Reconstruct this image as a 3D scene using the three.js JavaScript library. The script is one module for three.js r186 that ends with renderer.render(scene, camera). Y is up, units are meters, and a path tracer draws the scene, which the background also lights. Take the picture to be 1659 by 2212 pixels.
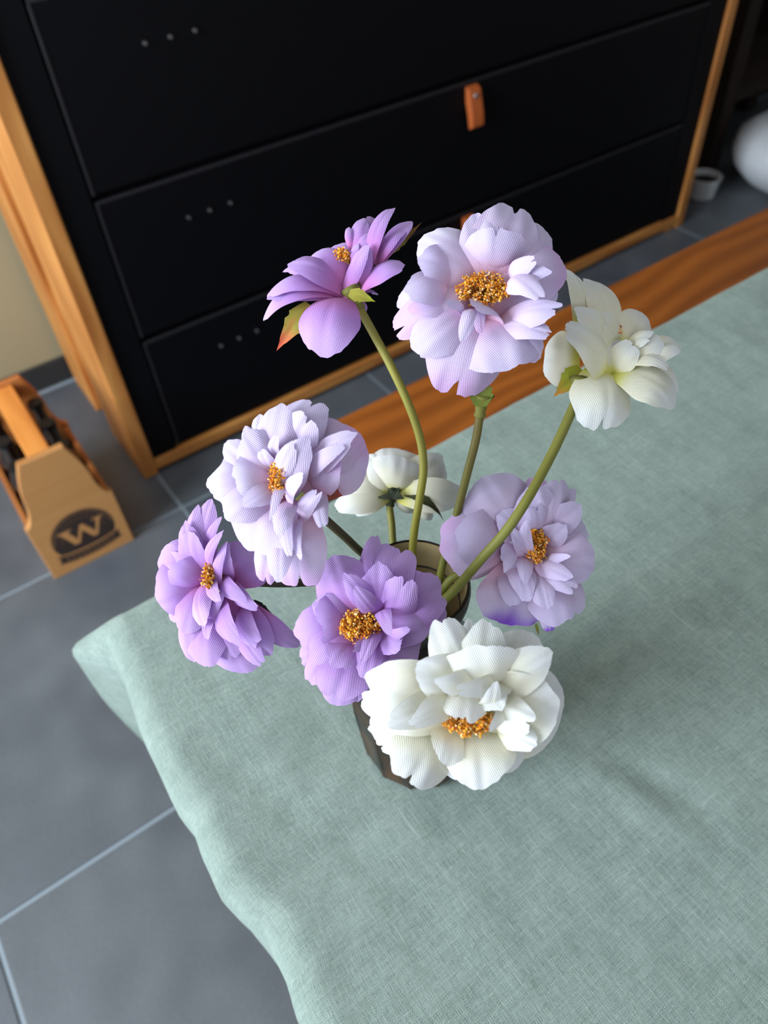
import * as THREE from 'three';
import { RoundedBoxGeometry } from 'three/addons/geometries/RoundedBoxGeometry.js';
import { mergeGeometries, toCreasedNormals } from 'three/addons/utils/BufferGeometryUtils.js';
import { ImprovedNoise } from 'three/addons/math/ImprovedNoise.js';
import { RectAreaLightUniformsLib } from 'three/addons/lights/RectAreaLightUniformsLib.js';

// ------------------------------------------------------------------ camera, sky, light, exposure
const F = 1640, CX = 829.5, CY = 1106, EYE = 1.2;         // focal length and centre in pixels, eye height in metres
const scene = new THREE.Scene();
const camera = new THREE.PerspectiveCamera(2 * Math.atan(CY / F) * 180 / Math.PI, 1659 / 2212, 0.02, 30);
const EX = new THREE.Vector3(0.81579805, -0.0514589, 0.57604299);
const EY = new THREE.Vector3(0.45578351, 0.67031987, -0.58560452);
const EZ = new THREE.Vector3(-0.3559985, 0.74028592, 0.57029976);
camera.position.set(0, EYE, 0);
camera.quaternion.setFromRotationMatrix(new THREE.Matrix4().makeBasis(EX, EY, EZ));
camera.focus = 0.33; camera.userData.fStop = 9;
scene.add(camera);

scene.background = new THREE.Color(0.55, 0.72, 1.0);

RectAreaLightUniformsLib.init();
const daylight = new THREE.RectAreaLight(new THREE.Color(0.86, 0.95, 1.0), 21.5, 1.15, 1.35);   // daylight that comes in by the window
daylight.position.set(-1.73, 1.5, -0.72);
daylight.rotation.set(0, -Math.PI / 2, 0);
scene.add(daylight);

const fillFront = new THREE.RectAreaLight(new THREE.Color(0.95, 0.97, 1.0), 2.1, 1.5, 1.5);   // fill light added behind the viewer, set in an added, unseen window
fillFront.position.set(-0.55, 1.6, 2.13);
scene.add(fillFront);

const renderer = new THREE.WebGLRenderer({ antialias: true });
renderer.toneMapping = THREE.LinearToneMapping;
renderer.toneMappingExposure = 1.0;
renderer.shadowMap.enabled = true;

// ------------------------------------------------------------------ helpers
function rng(seed) { let a = seed >>> 0; return () => { a = (a + 0x6D2B79F5) >>> 0; let t = a; t = Math.imul(t ^ (t >>> 15), t | 1); t ^= t + Math.imul(t ^ (t >>> 7), t | 61); return ((t ^ (t >>> 14)) >>> 0) / 4294967296; }; }
const perlin = new ImprovedNoise();
const noise = (x, y, z = 0) => perlin.noise(x + 31.7, y + 17.3, z + 5.1);
const V = (x, y, z) => new THREE.Vector3(x, y, z);
const clamp = (x, a, b) => Math.min(b, Math.max(a, x));
const smooth = (a, b, x) => { const t = clamp((x - a) / (b - a), 0, 1); return t * t * (3 - 2 * t); };
const lin = (r, g, b) => new THREE.Color().setRGB(r / 255, g / 255, b / 255, THREE.SRGBColorSpace);
const used = {};
function numbered(name) { const n = used[name] = (used[name] ?? -1) + 1; return n ? `${name}_${String(n).padStart(3, '0')}` : name; }
function dress(m) { m.castShadow = true; m.receiveShadow = true; return m; }
function part(name, geometry, material, parent) { const m = dress(new THREE.Mesh(geometry, material)); m.name = name; parent.add(m); return m; }
function thing(name, label, category, pos = [0, 0, 0], group) {
  const o = new THREE.Group(); o.name = numbered(name); o.position.set(...pos); o.userData = { label, category };
  if (group) o.userData.group = group;
  scene.add(o); return o;
}
function struct(name, geometry, material) {
  const o = geometry ? dress(new THREE.Mesh(geometry, material)) : new THREE.Group();
  o.name = name; o.userData.kind = 'structure'; scene.add(o); return o;
}
function box(w, h, d, x, y, z, r = 0) {
  const g = r ? new RoundedBoxGeometry(w, h, d, 2, r) : new THREE.BoxGeometry(w, h, d);
  boxUv(g); g.translate(x, y, z); return g;
}
function boxUv(g) {                                        // uv in metres, the long side along u
  const p = g.attributes.position, n = g.attributes.normal, uv = g.attributes.uv;
  g.computeBoundingBox(); const s = g.boundingBox.getSize(V(0, 0, 0));
  for (let i = 0; i < p.count; i++) {
    const a = [Math.abs(n.getX(i)), Math.abs(n.getY(i)), Math.abs(n.getZ(i))], k = a.indexOf(Math.max(...a));
    const c = [p.getX(i), p.getY(i), p.getZ(i)], d = [s.x, s.y, s.z], q = [0, 1, 2].filter(j => j !== k);
    if (d[q[0]] < d[q[1]]) q.reverse();
    uv.setXY(i, c[q[0]], c[q[1]]);
  }
}
const merge = (...g) => mergeGeometries(g.map(x => x.index ? x.toNonIndexed() : x));
function data(w, h, fn, srgb) {
  const a = new Uint8Array(w * h * 4);
  for (let y = 0; y < h; y++) for (let x = 0; x < w; x++) {
    const c = fn(x, y), i = 4 * (y * w + x);
    a[i] = c[0]; a[i + 1] = c[1]; a[i + 2] = c[2]; a[i + 3] = 255;
  }
  const t = new THREE.DataTexture(a, w, h); t.wrapS = t.wrapT = THREE.RepeatWrapping;
  t.magFilter = THREE.LinearFilter; t.minFilter = THREE.LinearMipmapLinearFilter; t.generateMipmaps = true;
  if (srgb) t.colorSpace = THREE.SRGBColorSpace;
  t.needsUpdate = true; return t;
}
const tileNoise = (u, v, n, seed) => {                     // noise that repeats: u, v in 0..1, n cells
  const f = (a, b) => noise(a * n + seed, b * n + seed * 1.7, seed);
  const su = u, sv = v;
  return (f(su, sv) * (1 - su) + f(su - 1, sv) * su) * (1 - sv) + (f(su, sv - 1) * (1 - su) + f(su - 1, sv - 1) * su) * sv;
};
function woodTexture(light, dark, seed, length = 0.8, across = 0.4) {
  const t = data(512, 512, (x, y) => {
    const u = x / 512, v = y / 512;
    const warp = tileNoise(u, v, 3, seed) * 0.6;
    const ring = 0.5 + 0.5 * Math.sin((v * 9 + warp * 2.2 + tileNoise(u, v, 1.5, seed + 9)) * Math.PI * 2);
    const fine = noise(u * 6, v * 160, seed) * 0.5 + 0.5;
    const k = clamp(ring * 0.45 + fine * 0.4 + tileNoise(u, v, 4, seed + 4) * 0.5, 0, 1);
    return [0, 1, 2].map(i => light[i] + (dark[i] - light[i]) * k);
  }, true);
  t.repeat.set(1 / length, 1 / across); return t;
}
const wood = (l, d, seed, rough = 0.5, extra = {}) => new THREE.MeshStandardMaterial({ map: woodTexture(l, d, seed), roughness: rough, ...extra });
const plain = (c, rough = 0.6, extra = {}) => new THREE.MeshStandardMaterial({ color: c, roughness: rough, ...extra });
// a point in the scene seen at a pixel of the photograph at the given distance along the view axis
const at = (px, py, d) => camera.position.clone().addScaledVector(EX, (px - CX) / F * d).addScaledVector(EY, -(py - CY) / F * d).addScaledVector(EZ, -d);

// ------------------------------------------------------------------ the room
const M = {};
M.wall = plain(lin(164, 152, 122), 0.95);
M.ceiling = plain(lin(205, 203, 200), 0.95);
M.wallFar = plain(lin(176, 172, 166), 0.95);
M.base = plain(lin(46, 47, 50), 0.5);
M.grout = plain(lin(136, 147, 158), 0.9);
M.white = plain(lin(235, 236, 238), 0.35);
const tileMaps = [3, 8, 15].map((s, i) => {
  const t = data(512, 512, (x, y) => {
    const u = x / 512, v = y / 512;
    const k = tileNoise(u, v, 3, s) * 0.55 + tileNoise(u, v, 9, s + 2) * 0.35 + noise(x * 0.23, y * 0.23, s) * 0.16;
    return [84 + 36 * k + i * 2, 89 + 36 * k + i * 2, 98 + 35 * k + i];
  }, true);
  t.repeat.set(1 / 0.6, 1 / 0.6); return t;
});
M.tiles = tileMaps.map(map => new THREE.MeshStandardMaterial({ map, roughness: 0.42 }));

const XL = -1.8, XR = 3.2, ZB = -1.83, ZF = 2.2, TOP = 2.5;
const floor = struct('floor');
part('grout', box(XR - XL, 0.1, ZF - ZB, (XL + XR) / 2, -0.0525, (ZF + ZB) / 2), M.grout, floor);
{
  const px = 0.5833, pz = 0.5985, gap = 0.007;
  const g = new RoundedBoxGeometry(px - gap, 0.02, pz - gap, 2, 0.0015); boxUv(g);
  let k = 0;
  for (let i = -4; i < 6; i++) for (let j = -2; j < 5; j++) {
    const x0 = 0.2345 + (i - 1) * px, z0 = -1.2085 + (j - 1) * pz;
    const x1 = Math.max(x0, XL), x2 = Math.min(x0 + px, XR), z1 = Math.max(z0, ZB), z2 = Math.min(z0 + pz, ZF);
    if (x2 - x1 < 0.05 || z2 - z1 < 0.05) continue;
    const whole = x2 - x1 > px - 1e-6 && z2 - z1 > pz - 1e-6;
    const geo = whole ? g : box(x2 - x1 - gap, 0.02, z2 - z1 - gap, 0, 0, 0, 0.0015);
    const m = part('tile', geo, M.tiles[(k * 7 + j * 3) % 3 < 0 ? 0 : Math.abs(k * 7 + j * 3) % 3], floor);
    m.position.set((x1 + x2) / 2, -0.01 + (k % 3) * 0.0002, (z1 + z2) / 2); k++;
  }
}
struct('ceiling', box(XR - XL + 0.4, 0.15, ZF - ZB + 0.4, (XL + XR) / 2, TOP + 0.075, (ZF + ZB) / 2), M.ceiling);
struct('wall_back', box(XR - XL + 0.4, TOP, 0.15, (XL + XR) / 2, TOP / 2, ZB - 0.075), M.wall);
const F0 = -1.35, F1 = 0.25;
struct('wall_front', merge(
  box(F0 - XL + 0.2, TOP, 0.15, (F0 + XL - 0.2) / 2, TOP / 2, ZF + 0.075), box(XR + 0.2 - F1, TOP, 0.15, (XR + 0.2 + F1) / 2, TOP / 2, ZF + 0.075),
  box(F1 - F0, 0.8, 0.15, (F0 + F1) / 2, 0.4, ZF + 0.075), box(F1 - F0, TOP - 2.4, 0.15, (F0 + F1) / 2, (TOP + 2.4) / 2, ZF + 0.075)), M.wallFar);
struct('wall_right', box(0.15, TOP, ZF - ZB, XR + 0.075, TOP / 2, (ZF + ZB) / 2), M.wallFar);
const W0 = -1.35, W1 = -0.09, WB = 0.77, WT = 2.23;
struct('wall_left', merge(
  box(0.15, TOP, W0 - ZB, XL - 0.075, TOP / 2, (W0 + ZB) / 2), box(0.15, TOP, ZF - W1, XL - 0.075, TOP / 2, (ZF + W1) / 2),
  box(0.15, WB, W1 - W0, XL - 0.075, WB / 2, (W0 + W1) / 2), box(0.15, TOP - WT, W1 - W0, XL - 0.075, (TOP + WT) / 2, (W0 + W1) / 2)), M.wall);
{
  const w = struct('window_1');
  const zc = (W0 + W1) / 2, yc = (WB + WT) / 2;
  part('window_frame', merge(box(0.06, 0.05, W1 - W0, XL - 0.08, WB + 0.025, zc), box(0.06, 0.05, W1 - W0, XL - 0.08, WT - 0.025, zc),
    box(0.06, WT - WB - 0.1, 0.05, XL - 0.08, yc, W0 + 0.025), box(0.06, WT - WB - 0.1, 0.05, XL - 0.08, yc, W1 - 0.025),
    box(0.06, WT - WB - 0.1, 0.05, XL - 0.08, yc, zc)), M.white, w);
  for (const s of [-1, 1]) part('pane', box(0.006, WT - WB - 0.1, (W1 - W0) / 2 - 0.075, XL - 0.08, yc, zc + s * ((W1 - W0) / 4 - 0.0125)),
    new THREE.MeshPhysicalMaterial({ transmission: 1, roughness: 0.02, thickness: 0, ior: 1.5, color: 0xffffff }), w);
}
{
  const w = struct('added_window_2'), xc = (F0 + F1) / 2, yc = 1.6;  // unseen window added to go with the front fill light
  part('window_frame', merge(box(F1 - F0, 0.05, 0.06, xc, 0.825, ZF + 0.08), box(F1 - F0, 0.05, 0.06, xc, 2.375, ZF + 0.08),
    box(0.05, 1.5, 0.06, F0 + 0.025, yc, ZF + 0.08), box(0.05, 1.5, 0.06, F1 - 0.025, yc, ZF + 0.08)), M.white, w);
  part('pane', box(F1 - F0 - 0.1, 1.5, 0.006, xc, yc, ZF + 0.08), new THREE.MeshPhysicalMaterial({ transmission: 1, roughness: 0.02, thickness: 0, ior: 1.5, color: 0xffffff }), w);
}
struct('baseboard_back', box(XR - XL, 0.066, 0.012, (XL + XR) / 2, 0.033, ZB + 0.006, 0.002), M.base);

// ------------------------------------------------------------------ cabinet with black drawers in a wooden frame
M.cabinetWood = wood([212, 148, 80], [158, 92, 38], 21, 0.5);
M.black = new THREE.MeshPhysicalMaterial({ color: lin(5, 5, 10), roughness: 0.6, specularIntensity: 0.3 });
M.edgeHighlight = plain(lin(26, 25, 31), 0.5);  // greyer than the drawers: edge light put into the colour
M.metal = new THREE.MeshStandardMaterial({ color: lin(190, 190, 195), metalness: 1, roughness: 0.35 });
M.leather = plain(lin(178, 88, 36), 0.55);
const CZ = -1.345, CL = 0.205, CR = 2.008, CH = 1.24, CB = -1.80;
{
  const c = thing('drawer_cabinet', 'wide black chest of drawers in an orange wooden frame with leather pull tabs', 'cabinet', [(CL + CR) / 2, 0, (CZ + CB) / 2]);
  const ox = -(CL + CR) / 2, oz = -(CZ + CB) / 2;
  const B = (x0, x1, y0, y1, z0, z1, r = 0.003) => box(x1 - x0, y1 - y0, z1 - z0, (x0 + x1) / 2 + ox, (y0 + y1) / 2, (z0 + z1) / 2 + oz, r);
  const plus = 0.008;
  part('post', B(CL, CL + 0.034, 0, CH, CZ - 0.19, CZ + plus, 0.004), M.cabinetWood, c).userData.label = 'broad pale left front post';
  part('post', B(CL, CL + 0.034, 0, CH, CB, CB + 0.16, 0.004), M.cabinetWood, c);
  part('post', B(CR - 0.032, CR, 0, CH, CZ - 0.05, CZ + plus, 0.004), M.cabinetWood, c);
  part('post', B(CR - 0.032, CR, 0, CH, CB, CB + 0.05, 0.004), M.cabinetWood, c);
  part('side_panel', B(CL + 0.016, CL + 0.032, 0.02, CH - 0.01, CB + 0.16, CZ - 0.19, 0.001), M.cabinetWood, c);
  part('side_panel', B(CR - 0.026, CR - 0.012, 0.02, CH - 0.01, CB + 0.05, CZ - 0.05, 0.001), M.cabinetWood, c);
  part('bottom_rail', B(CL + 0.034, CR - 0.032, 0.012, 0.040, CZ - 0.03, CZ + plus - 0.001, 0.003), M.cabinetWood, c);
  part('foot', B(CR - 0.075, CR - 0.04, 0, 0.012, CZ - 0.03, CZ + plus - 0.004, 0.002), M.cabinetWood, c);
  part('top_panel', B(CL, CR, CH, CH + 0.03, CB, CZ + 0.012, 0.004), M.cabinetWood, c);
  part('stile', B(CL + 0.034, 0.298, 0.04, CH, CZ - 0.03, CZ, 0.002), M.black, c);
  part('stile', B(1.912, CR - 0.032, 0.04, CH, CZ - 0.03, CZ, 0.002), M.black, c);
  part('back_panel', B(CL + 0.034, CR - 0.032, 0.04, CH, CB, CB + 0.012, 0.001), M.black, c);
  part('carcass', B(0.298, 1.912, 0.04, CH, CZ - 0.06, CZ - 0.024, 0.001), M.black, c);
  const rows = [[0.045, 0.322], [0.334, 0.612], [0.624, 0.912], [0.924, 1.23]];
  for (const [y0, y1] of rows) {
    const d = part('drawer', B(0.303, 1.907, y0, y1, CZ - 0.022, CZ - 0.002, 0.004), M.black, c);
    part('edge_highlight', merge(B(0.303, 1.907, y1 - 0.005, y1 + 0.0008, CZ - 0.010, CZ - 0.0008, 0.0015), B(0.3022, 0.308, y0, y1 - 0.005, CZ - 0.010, CZ - 0.0008, 0.0015)), M.edgeHighlight, d).userData.label = 'greyer strip standing in for light caught on the drawer edge';  // greyer strips paint the light along each drawer's top and left edge
    // a leather strap folded over the upper part of the front and riveted
    const s = new THREE.Shape();
    s.moveTo(0, 0); s.lineTo(0.010, -0.004); s.quadraticCurveTo(0.016, -0.02, 0.022, -0.045); s.quadraticCurveTo(0.026, -0.062, 0.026, -0.074);
    s.lineTo(0.016, -0.080); s.quadraticCurveTo(0.010, -0.05, 0.002, -0.03); s.lineTo(0, 0);
    const g = new THREE.ExtrudeGeometry(s, { depth: 0.030, bevelEnabled: true, bevelSize: 0.0012, bevelThickness: 0.0012, bevelSegments: 1, steps: 1 });
    g.rotateY(-Math.PI / 2); g.translate(1.156 + ox, y1 - 0.010, CZ + oz - 0.001);
    const tab = part('pull_tab', g, M.leather, d);
    const rv = new THREE.SphereGeometry(0.006, 12, 8); rv.scale(1, 1, 0.5); rv.translate(1.141 + ox, y1 - 0.026, CZ + oz + 0.0155);
    tab.userData.label = 'orange-brown leather pull tab';
    part('rivet', rv, M.metal, d);
    if (y1 < 1.1) for (let k = 0; k < 3; k++) {
      const g2 = new THREE.CylinderGeometry(0.0028, 0.0036, 0.004, 14); g2.rotateX(Math.PI / 2);
      g2.translate(0.460 + 0.044 * k + ox, y0 + 0.201, CZ + oz);
      part('stud', g2, M.metal, d);
    }
  }
}

// ------------------------------------------------------------------ wooden bottle carrier on the floor
M.ply = wood([205, 150, 92], [168, 108, 56], 33, 0.6);
M.plyDark = wood([190, 118, 58], [140, 76, 30], 35, 0.6);
{
  const z0 = -1.186, L = 0.27, xc = 0.028, hw = 0.085;
  const c = thing('bottle_carrier', 'open wooden bottle carrier with a dark round stamp, standing on the floor', 'carrier', [xc, 0, z0 - L / 2]);
  const profile = () => {
    const s = new THREE.Shape();
    s.moveTo(-hw, 0); s.lineTo(hw, 0); s.lineTo(hw, 0.146); s.bezierCurveTo(0.074, 0.150, 0.066, 0.168, 0.063, 0.195);
    s.bezierCurveTo(0.062, 0.226, 0.056, 0.250, 0.040, 0.292); s.lineTo(-0.040, 0.292);
    s.bezierCurveTo(-0.056, 0.250, -0.062, 0.226, -0.063, 0.195); s.bezierCurveTo(-0.066, 0.168, -0.074, 0.150, -hw, 0.146); s.lineTo(-hw, 0);
    return s;
  };
  const ex = { depth: 0.012, bevelEnabled: true, bevelSize: 0.0015, bevelThickness: 0.0015, bevelSegments: 1, curveSegments: 10 };
  // the print of the front board: plywood colour with the stamp
  const cw = 680, ch = 1200, cv = document.createElement('canvas'); cv.width = cw; cv.height = ch;
  const x = cv.getContext('2d'), S = 4000, rr = rng(5);
  x.fillStyle = 'rgb(204,148,90)'; x.fillRect(0, 0, cw, ch);
  for (let i = 0; i < 260; i++) { x.strokeStyle = `rgba(${120 + rr() * 60},${70 + rr() * 40},30,${0.03 + rr() * 0.07})`; x.lineWidth = 1 + rr() * 5; const yy = rr() * ch; x.beginPath(); x.moveTo(0, yy); x.bezierCurveTo(cw * 0.3, yy + rr() * 40 - 20, cw * 0.7, yy + rr() * 40 - 20, cw, yy + rr() * 20 - 10); x.stroke(); }
  const P = (u, v) => [cw / 2 + u * S, ch - v * S];
  const ink = 'rgb(52,38,34)', bare = 'rgb(198,142,86)';
  const [ux, uy] = P(0.003, 0.079), R = 0.063 * S;
  x.fillStyle = ink; x.beginPath(); x.arc(ux, uy, R, 0, 7); x.fill();
  x.strokeStyle = bare; x.lineWidth = 4; x.beginPath(); x.arc(ux, uy, R * 0.93, Math.PI, 2 * Math.PI); x.stroke();
  x.fillStyle = 'rgb(120,86,58)'; x.font = 'bold 34px serif'; x.textAlign = 'center'; x.textBaseline = 'middle';
  for (let i = 0; i < 13; i++) { const a = Math.PI * (1.08 + 0.84 * i / 12); x.save(); x.translate(ux + Math.cos(a) * R * 0.82, uy + Math.sin(a) * R * 0.82); x.rotate(a + Math.PI / 2); x.fillRect(-5, -11, 4, 22); x.fillRect(3, -11, 4, 22); x.restore(); }
  x.strokeStyle = 'rgb(150,106,66)'; x.lineWidth = 3; x.beginPath(); x.arc(ux, uy, R * 0.68, Math.PI * 0.98, Math.PI * 2.02); x.stroke();
  x.fillStyle = bare; x.font = 'bold 300px serif'; x.save(); x.translate(ux, uy - 14); x.scale(1.18, 0.82); x.fillText('W', 0, 0); x.restore();
  // the ribbon across the lower half
  x.fillStyle = bare; x.beginPath(); x.moveTo(ux - R * 1.12, uy + R * 0.40); x.quadraticCurveTo(ux, uy + R * 0.74, ux + R * 1.12, uy + R * 0.40); x.lineTo(ux + R * 1.02, uy + R * 0.66); x.lineTo(ux + R * 1.12, uy + R * 0.86); x.quadraticCurveTo(ux, uy + R * 1.16, ux - R * 1.12, uy + R * 0.86); x.lineTo(ux - R * 1.02, uy + R * 0.62); x.closePath(); x.fill();
  x.fillStyle = ink; x.beginPath(); x.moveTo(ux - R * 1.05, uy + R * 0.46); x.quadraticCurveTo(ux, uy + R * 0.80, ux + R * 1.05, uy + R * 0.46); x.lineTo(ux + R * 0.97, uy + R * 0.64); x.lineTo(ux + R * 1.05, uy + R * 0.80); x.quadraticCurveTo(ux, uy + R * 1.10, ux - R * 1.05, uy + R * 0.80); x.lineTo(ux - R * 0.97, uy + R * 0.62); x.closePath(); x.fill();
  x.fillStyle = 'rgb(170,122,76)';
  for (let i = 0; i < 10; i++) { const t = -0.8 + 1.6 * i / 9, yy = uy + R * (0.64 + 0.15 * (1 - t * t)); x.fillRect(ux + t * R * 0.95 - 8, yy - 15, 5, 30); x.fillRect(ux + t * R * 0.95 + 3, yy - 15, 5, 30); if (i % 2) x.fillRect(ux + t * R * 0.95 - 8, yy - 15, 14, 5); else x.fillRect(ux + t * R * 0.95 - 8, yy - 2, 14, 5); }
  const map = new THREE.CanvasTexture(cv); map.colorSpace = THREE.SRGBColorSpace; map.wrapS = map.wrapT = THREE.RepeatWrapping;
  map.repeat.set(S / cw, S / ch); map.offset.set(0.5, 0);
  const front = new THREE.ExtrudeGeometry(profile(), ex); front.translate(0, 0.001, L / 2 - 0.012);
  part('front_board', front, [new THREE.MeshStandardMaterial({ map, roughness: 0.6 }), M.ply], c).userData.label = 'front board with a dark round stamp and the letter W';
  const back = new THREE.ExtrudeGeometry(profile(), ex); back.translate(0, 0.001, -L / 2);
  part('back_board', back, M.plyDark, c);
  for (const s of [-1, 1]) part('side_board', box(0.010, 0.14, L - 0.026, s * (hw - 0.006), 0.071, 0, 0.001), M.plyDark, c);
  part('base_board', box(2 * hw - 0.024, 0.01, L - 0.026, 0, 0.006, 0, 0.001), M.plyDark, c);
  part('handle', box(0.042, 0.016, L - 0.026, 0, 0.280, 0, 0.003), wood([226, 150, 72], [190, 112, 44], 37, 0.5), c);
  const pts = [[0, 0], [0.027, 0], [0.029, 0.004], [0.029, 0.13], [0.026, 0.15], [0.015, 0.185], [0.0125, 0.225], [0.0145, 0.228], [0.0145, 0.236], [0.012, 0.238]].map(p => new THREE.Vector2(...p));
  const cap = new THREE.CylinderGeometry(0.0145, 0.016, 0.008, 21); cap.translate(0, 0.242, 0);
  const glass = new THREE.MeshPhysicalMaterial({ color: lin(26, 14, 8), roughness: 0.12, clearcoat: 1, clearcoatRoughness: 0.05 });
  const capM = new THREE.MeshStandardMaterial({ color: lin(30, 29, 34), metalness: 0.5, roughness: 0.25 });
  const names = { '-1': 'left', 1: 'right' }, order = ['nearest the stamped front board', 'in the middle', 'nearest the back board'];
  for (const s of [-1, 1]) for (let k = 0; k < 3; k++) {
    const b = thing('bottle', `dark bottle in the wooden carrier, ${names[s]} of the handle, ${order[k]}`, 'bottle', [xc + s * 0.043, 0.0115, z0 - 0.055 - 0.080 * k], 'dark bottles in the wooden carrier');
    part('bottle_body', new THREE.LatheGeometry(pts, 24), glass, b); part('bottle_cap', cap, capM, b);
  }
}

// ------------------------------------------------------------------ far right: dark shelf, white pot, small bowl
M.darkWood = wood([40, 19, 12], [20, 10, 7], 41, 0.9);
{
  const c = thing('dark_shelf', 'dark reddish-brown wooden shelf unit in the shadow right of the black drawers', 'shelf', [2.48, 0, -1.66]);
  for (const x of [-0.15, 0.42]) for (const z of [0.145, -0.125]) part('post', box(0.06, 1.3, 0.045, x, 0.65, z, 0.003), M.darkWood, c);
  for (const y of [0.24, 0.70, 1.10]) part('shelf_board', box(0.50, 0.045, 0.30, 0.135, y, 0, 0.003), M.darkWood, c);
  part('back_panel', box(0.92, 1.30, 0.012, 0.01, 0.65, -0.155, 0.001), M.darkWood, c);
  const p = thing('round_pot', 'rounded white pot cut off by the right edge, standing in front of the dark shelf', 'pot', [2.465, 0, -1.29]);
  const pr = [[0, 0], [0.06, 0], [0.075, 0.006], [0.11, 0.04], [0.14, 0.09], [0.150, 0.14], [0.142, 0.19], [0.11, 0.228], [0.055, 0.25], [0.050, 0.247], [0.10, 0.222], [0.13, 0.18], [0.137, 0.14], [0.126, 0.09], [0.09, 0.04], [0, 0.02]].map(q => new THREE.Vector2(q[0] * 1.36, q[1] * 0.84));
  part('pot_body', new THREE.LatheGeometry(pr, 48), plain(lin(214, 218, 226), 0.45), p);
  const b = thing('small_bowl', 'small white bowl with dark contents on the floor beside the cabinet', 'bowl', [2.205, 0, -1.43]);
  const br = [[0, 0], [0.040, 0], [0.044, 0.004], [0.050, 0.058], [0.053, 0.064], [0.050, 0.066], [0.046, 0.060], [0.042, 0.02], [0, 0.016]].map(q => new THREE.Vector2(...q));
  part('bowl_body', new THREE.LatheGeometry(br, 40), plain(lin(206, 210, 216), 0.2), b);
  const f = new THREE.SphereGeometry(0.0445, 24, 8, 0, Math.PI * 2, 0, Math.PI / 2); f.scale(1, 0.2, 1); f.translate(0, 0.046, 0);
  part('contents', f, plain(lin(30, 22, 20), 0.9), b);
}

// ------------------------------------------------------------------ bench behind the table
M.bench = wood([178, 100, 36], [122, 62, 18], 51, 0.42);
{
  const x0 = 0.345, x1 = 2.7, zb = -0.776, zf = -0.47, y = 0.45;
  const c = thing('wooden_bench', 'long orange-brown wooden bench running behind the linen-covered table', 'bench', [(x0 + x1) / 2, 0, (zb + zf) / 2]);
  const w = x1 - x0, d = zf - zb;
  part('seat_board', box(w, 0.032, d, 0, y - 0.016, 0, 0.004), M.bench, c);
  for (const s of [-1, 1]) for (const t of [-1, 1]) part('leg', box(0.05, y - 0.032, 0.05, s * (w / 2 - 0.25), (y - 0.032) / 2, t * (d / 2 - 0.05), 0.004), M.bench, c);
  for (const s of [-1, 1]) part('stretcher', box(0.03, 0.05, d - 0.15, s * (w / 2 - 0.25), 0.36, 0, 0.003), M.bench, c);
}

// ------------------------------------------------------------------ table and tablecloth
const TY = 0.74;                                           // the cloth's upper face
const TX0 = -0.018, TZ0 = -0.4015, TX1 = 1.45, TZ1 = 0.36;
{
  const c = thing('table', 'wooden dining table covered by the sage green linen tablecloth', 'table', [(TX0 + TX1) / 2, 0, (TZ0 + TZ1) / 2]);
  const w = TX1 - TX0 - 0.05, d = TZ1 - TZ0 - 0.05;
  part('tabletop', box(w, 0.03, d, 0, TY - 0.021, 0, 0.012), M.bench, c);
  for (const s of [-1, 1]) for (const t of [-1, 1]) part('leg', box(0.06, TY - 0.036, 0.06, s * (w / 2 - 0.08), (TY - 0.036) / 2, t * (d / 2 - 0.08), 0.004), M.bench, c);
}
const clothN = 2048, clothTile = 0.24;
const clothThreads = (() => {
  const r = rng(77), n = 368, pitch = clothN / n;
  const mk = () => Array.from({ length: n }, () => ({ w: 0.75 + r() * 0.5, c: r() - 0.5, p: r() * 20, s: r() < 0.08 ? 1 : 0 }));
  const A = mk(), B = mk();
  const h = new Float32Array(clothN * clothN), tone = new Float32Array(clothN * clothN);
  const along = (T, k, x) => { const t = T[k]; return 0.8 + 0.2 * t.w + 0.5 * noise(x * 17 + t.p, k * 0.7, 2) + 0.3 * noise(x * 47 + t.p, k * 0.9, 12) + (t.s ? Math.max(0, noise(x * 14 + t.p, k, 7)) * 0.7 : 0); };
  for (let y = 0; y < clothN; y++) {
    const ky = Math.floor(y / pitch) % n, fy = y / pitch - Math.floor(y / pitch) - 0.5;
    for (let x = 0; x < clothN; x++) {
      const kx = Math.floor(x / pitch) % n, fx = x / pitch - Math.floor(x / pitch) - 0.5;
      const over = (kx + ky) & 1;
      const wa = along(A, ky, Math.abs(x / clothN - 0.5) * 2), wb = along(B, kx, Math.abs(y / clothN - 0.5) * 2);
      const ha = wa * (1 - 2.6 * fy * fy) + (over ? 0.28 : -0.28), hb = wb * (1 - 2.6 * fx * fx) + (over ? -0.28 : 0.28);
      const i = y * clothN + x, top = ha > hb;
      h[i] = Math.max(ha, hb);
      tone[i] = (top ? 0.75 * A[ky].c + 1.0 * (wa - 1) : 0.75 * B[kx].c + 1.0 * (wb - 1)) + 0.5 * tileNoise(x / clothN, y / clothN, 5, 3) + 0.5 * tileNoise(x / clothN, y / clothN, 16, 8);
    }
  }
  return { h, tone };
})();
const clothMap = data(clothN, clothN, (x, y) => {
  const i = y * clothN + x, t = clothThreads.tone[i] * 24 + (clothThreads.h[i] - 0.95) * 46;
  return [clamp(144 + t, 0, 255), clamp(161 + t, 0, 255), clamp(155 + t, 0, 255)];
}, true);
const clothBump = data(clothN, clothN, (x, y) => { const v = clamp(clothThreads.h[y * clothN + x] * 110 + 20, 0, 255); return [v, v, v]; });
for (const t of [clothMap, clothBump]) t.repeat.set(1 / clothTile, 1 / clothTile);
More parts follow.
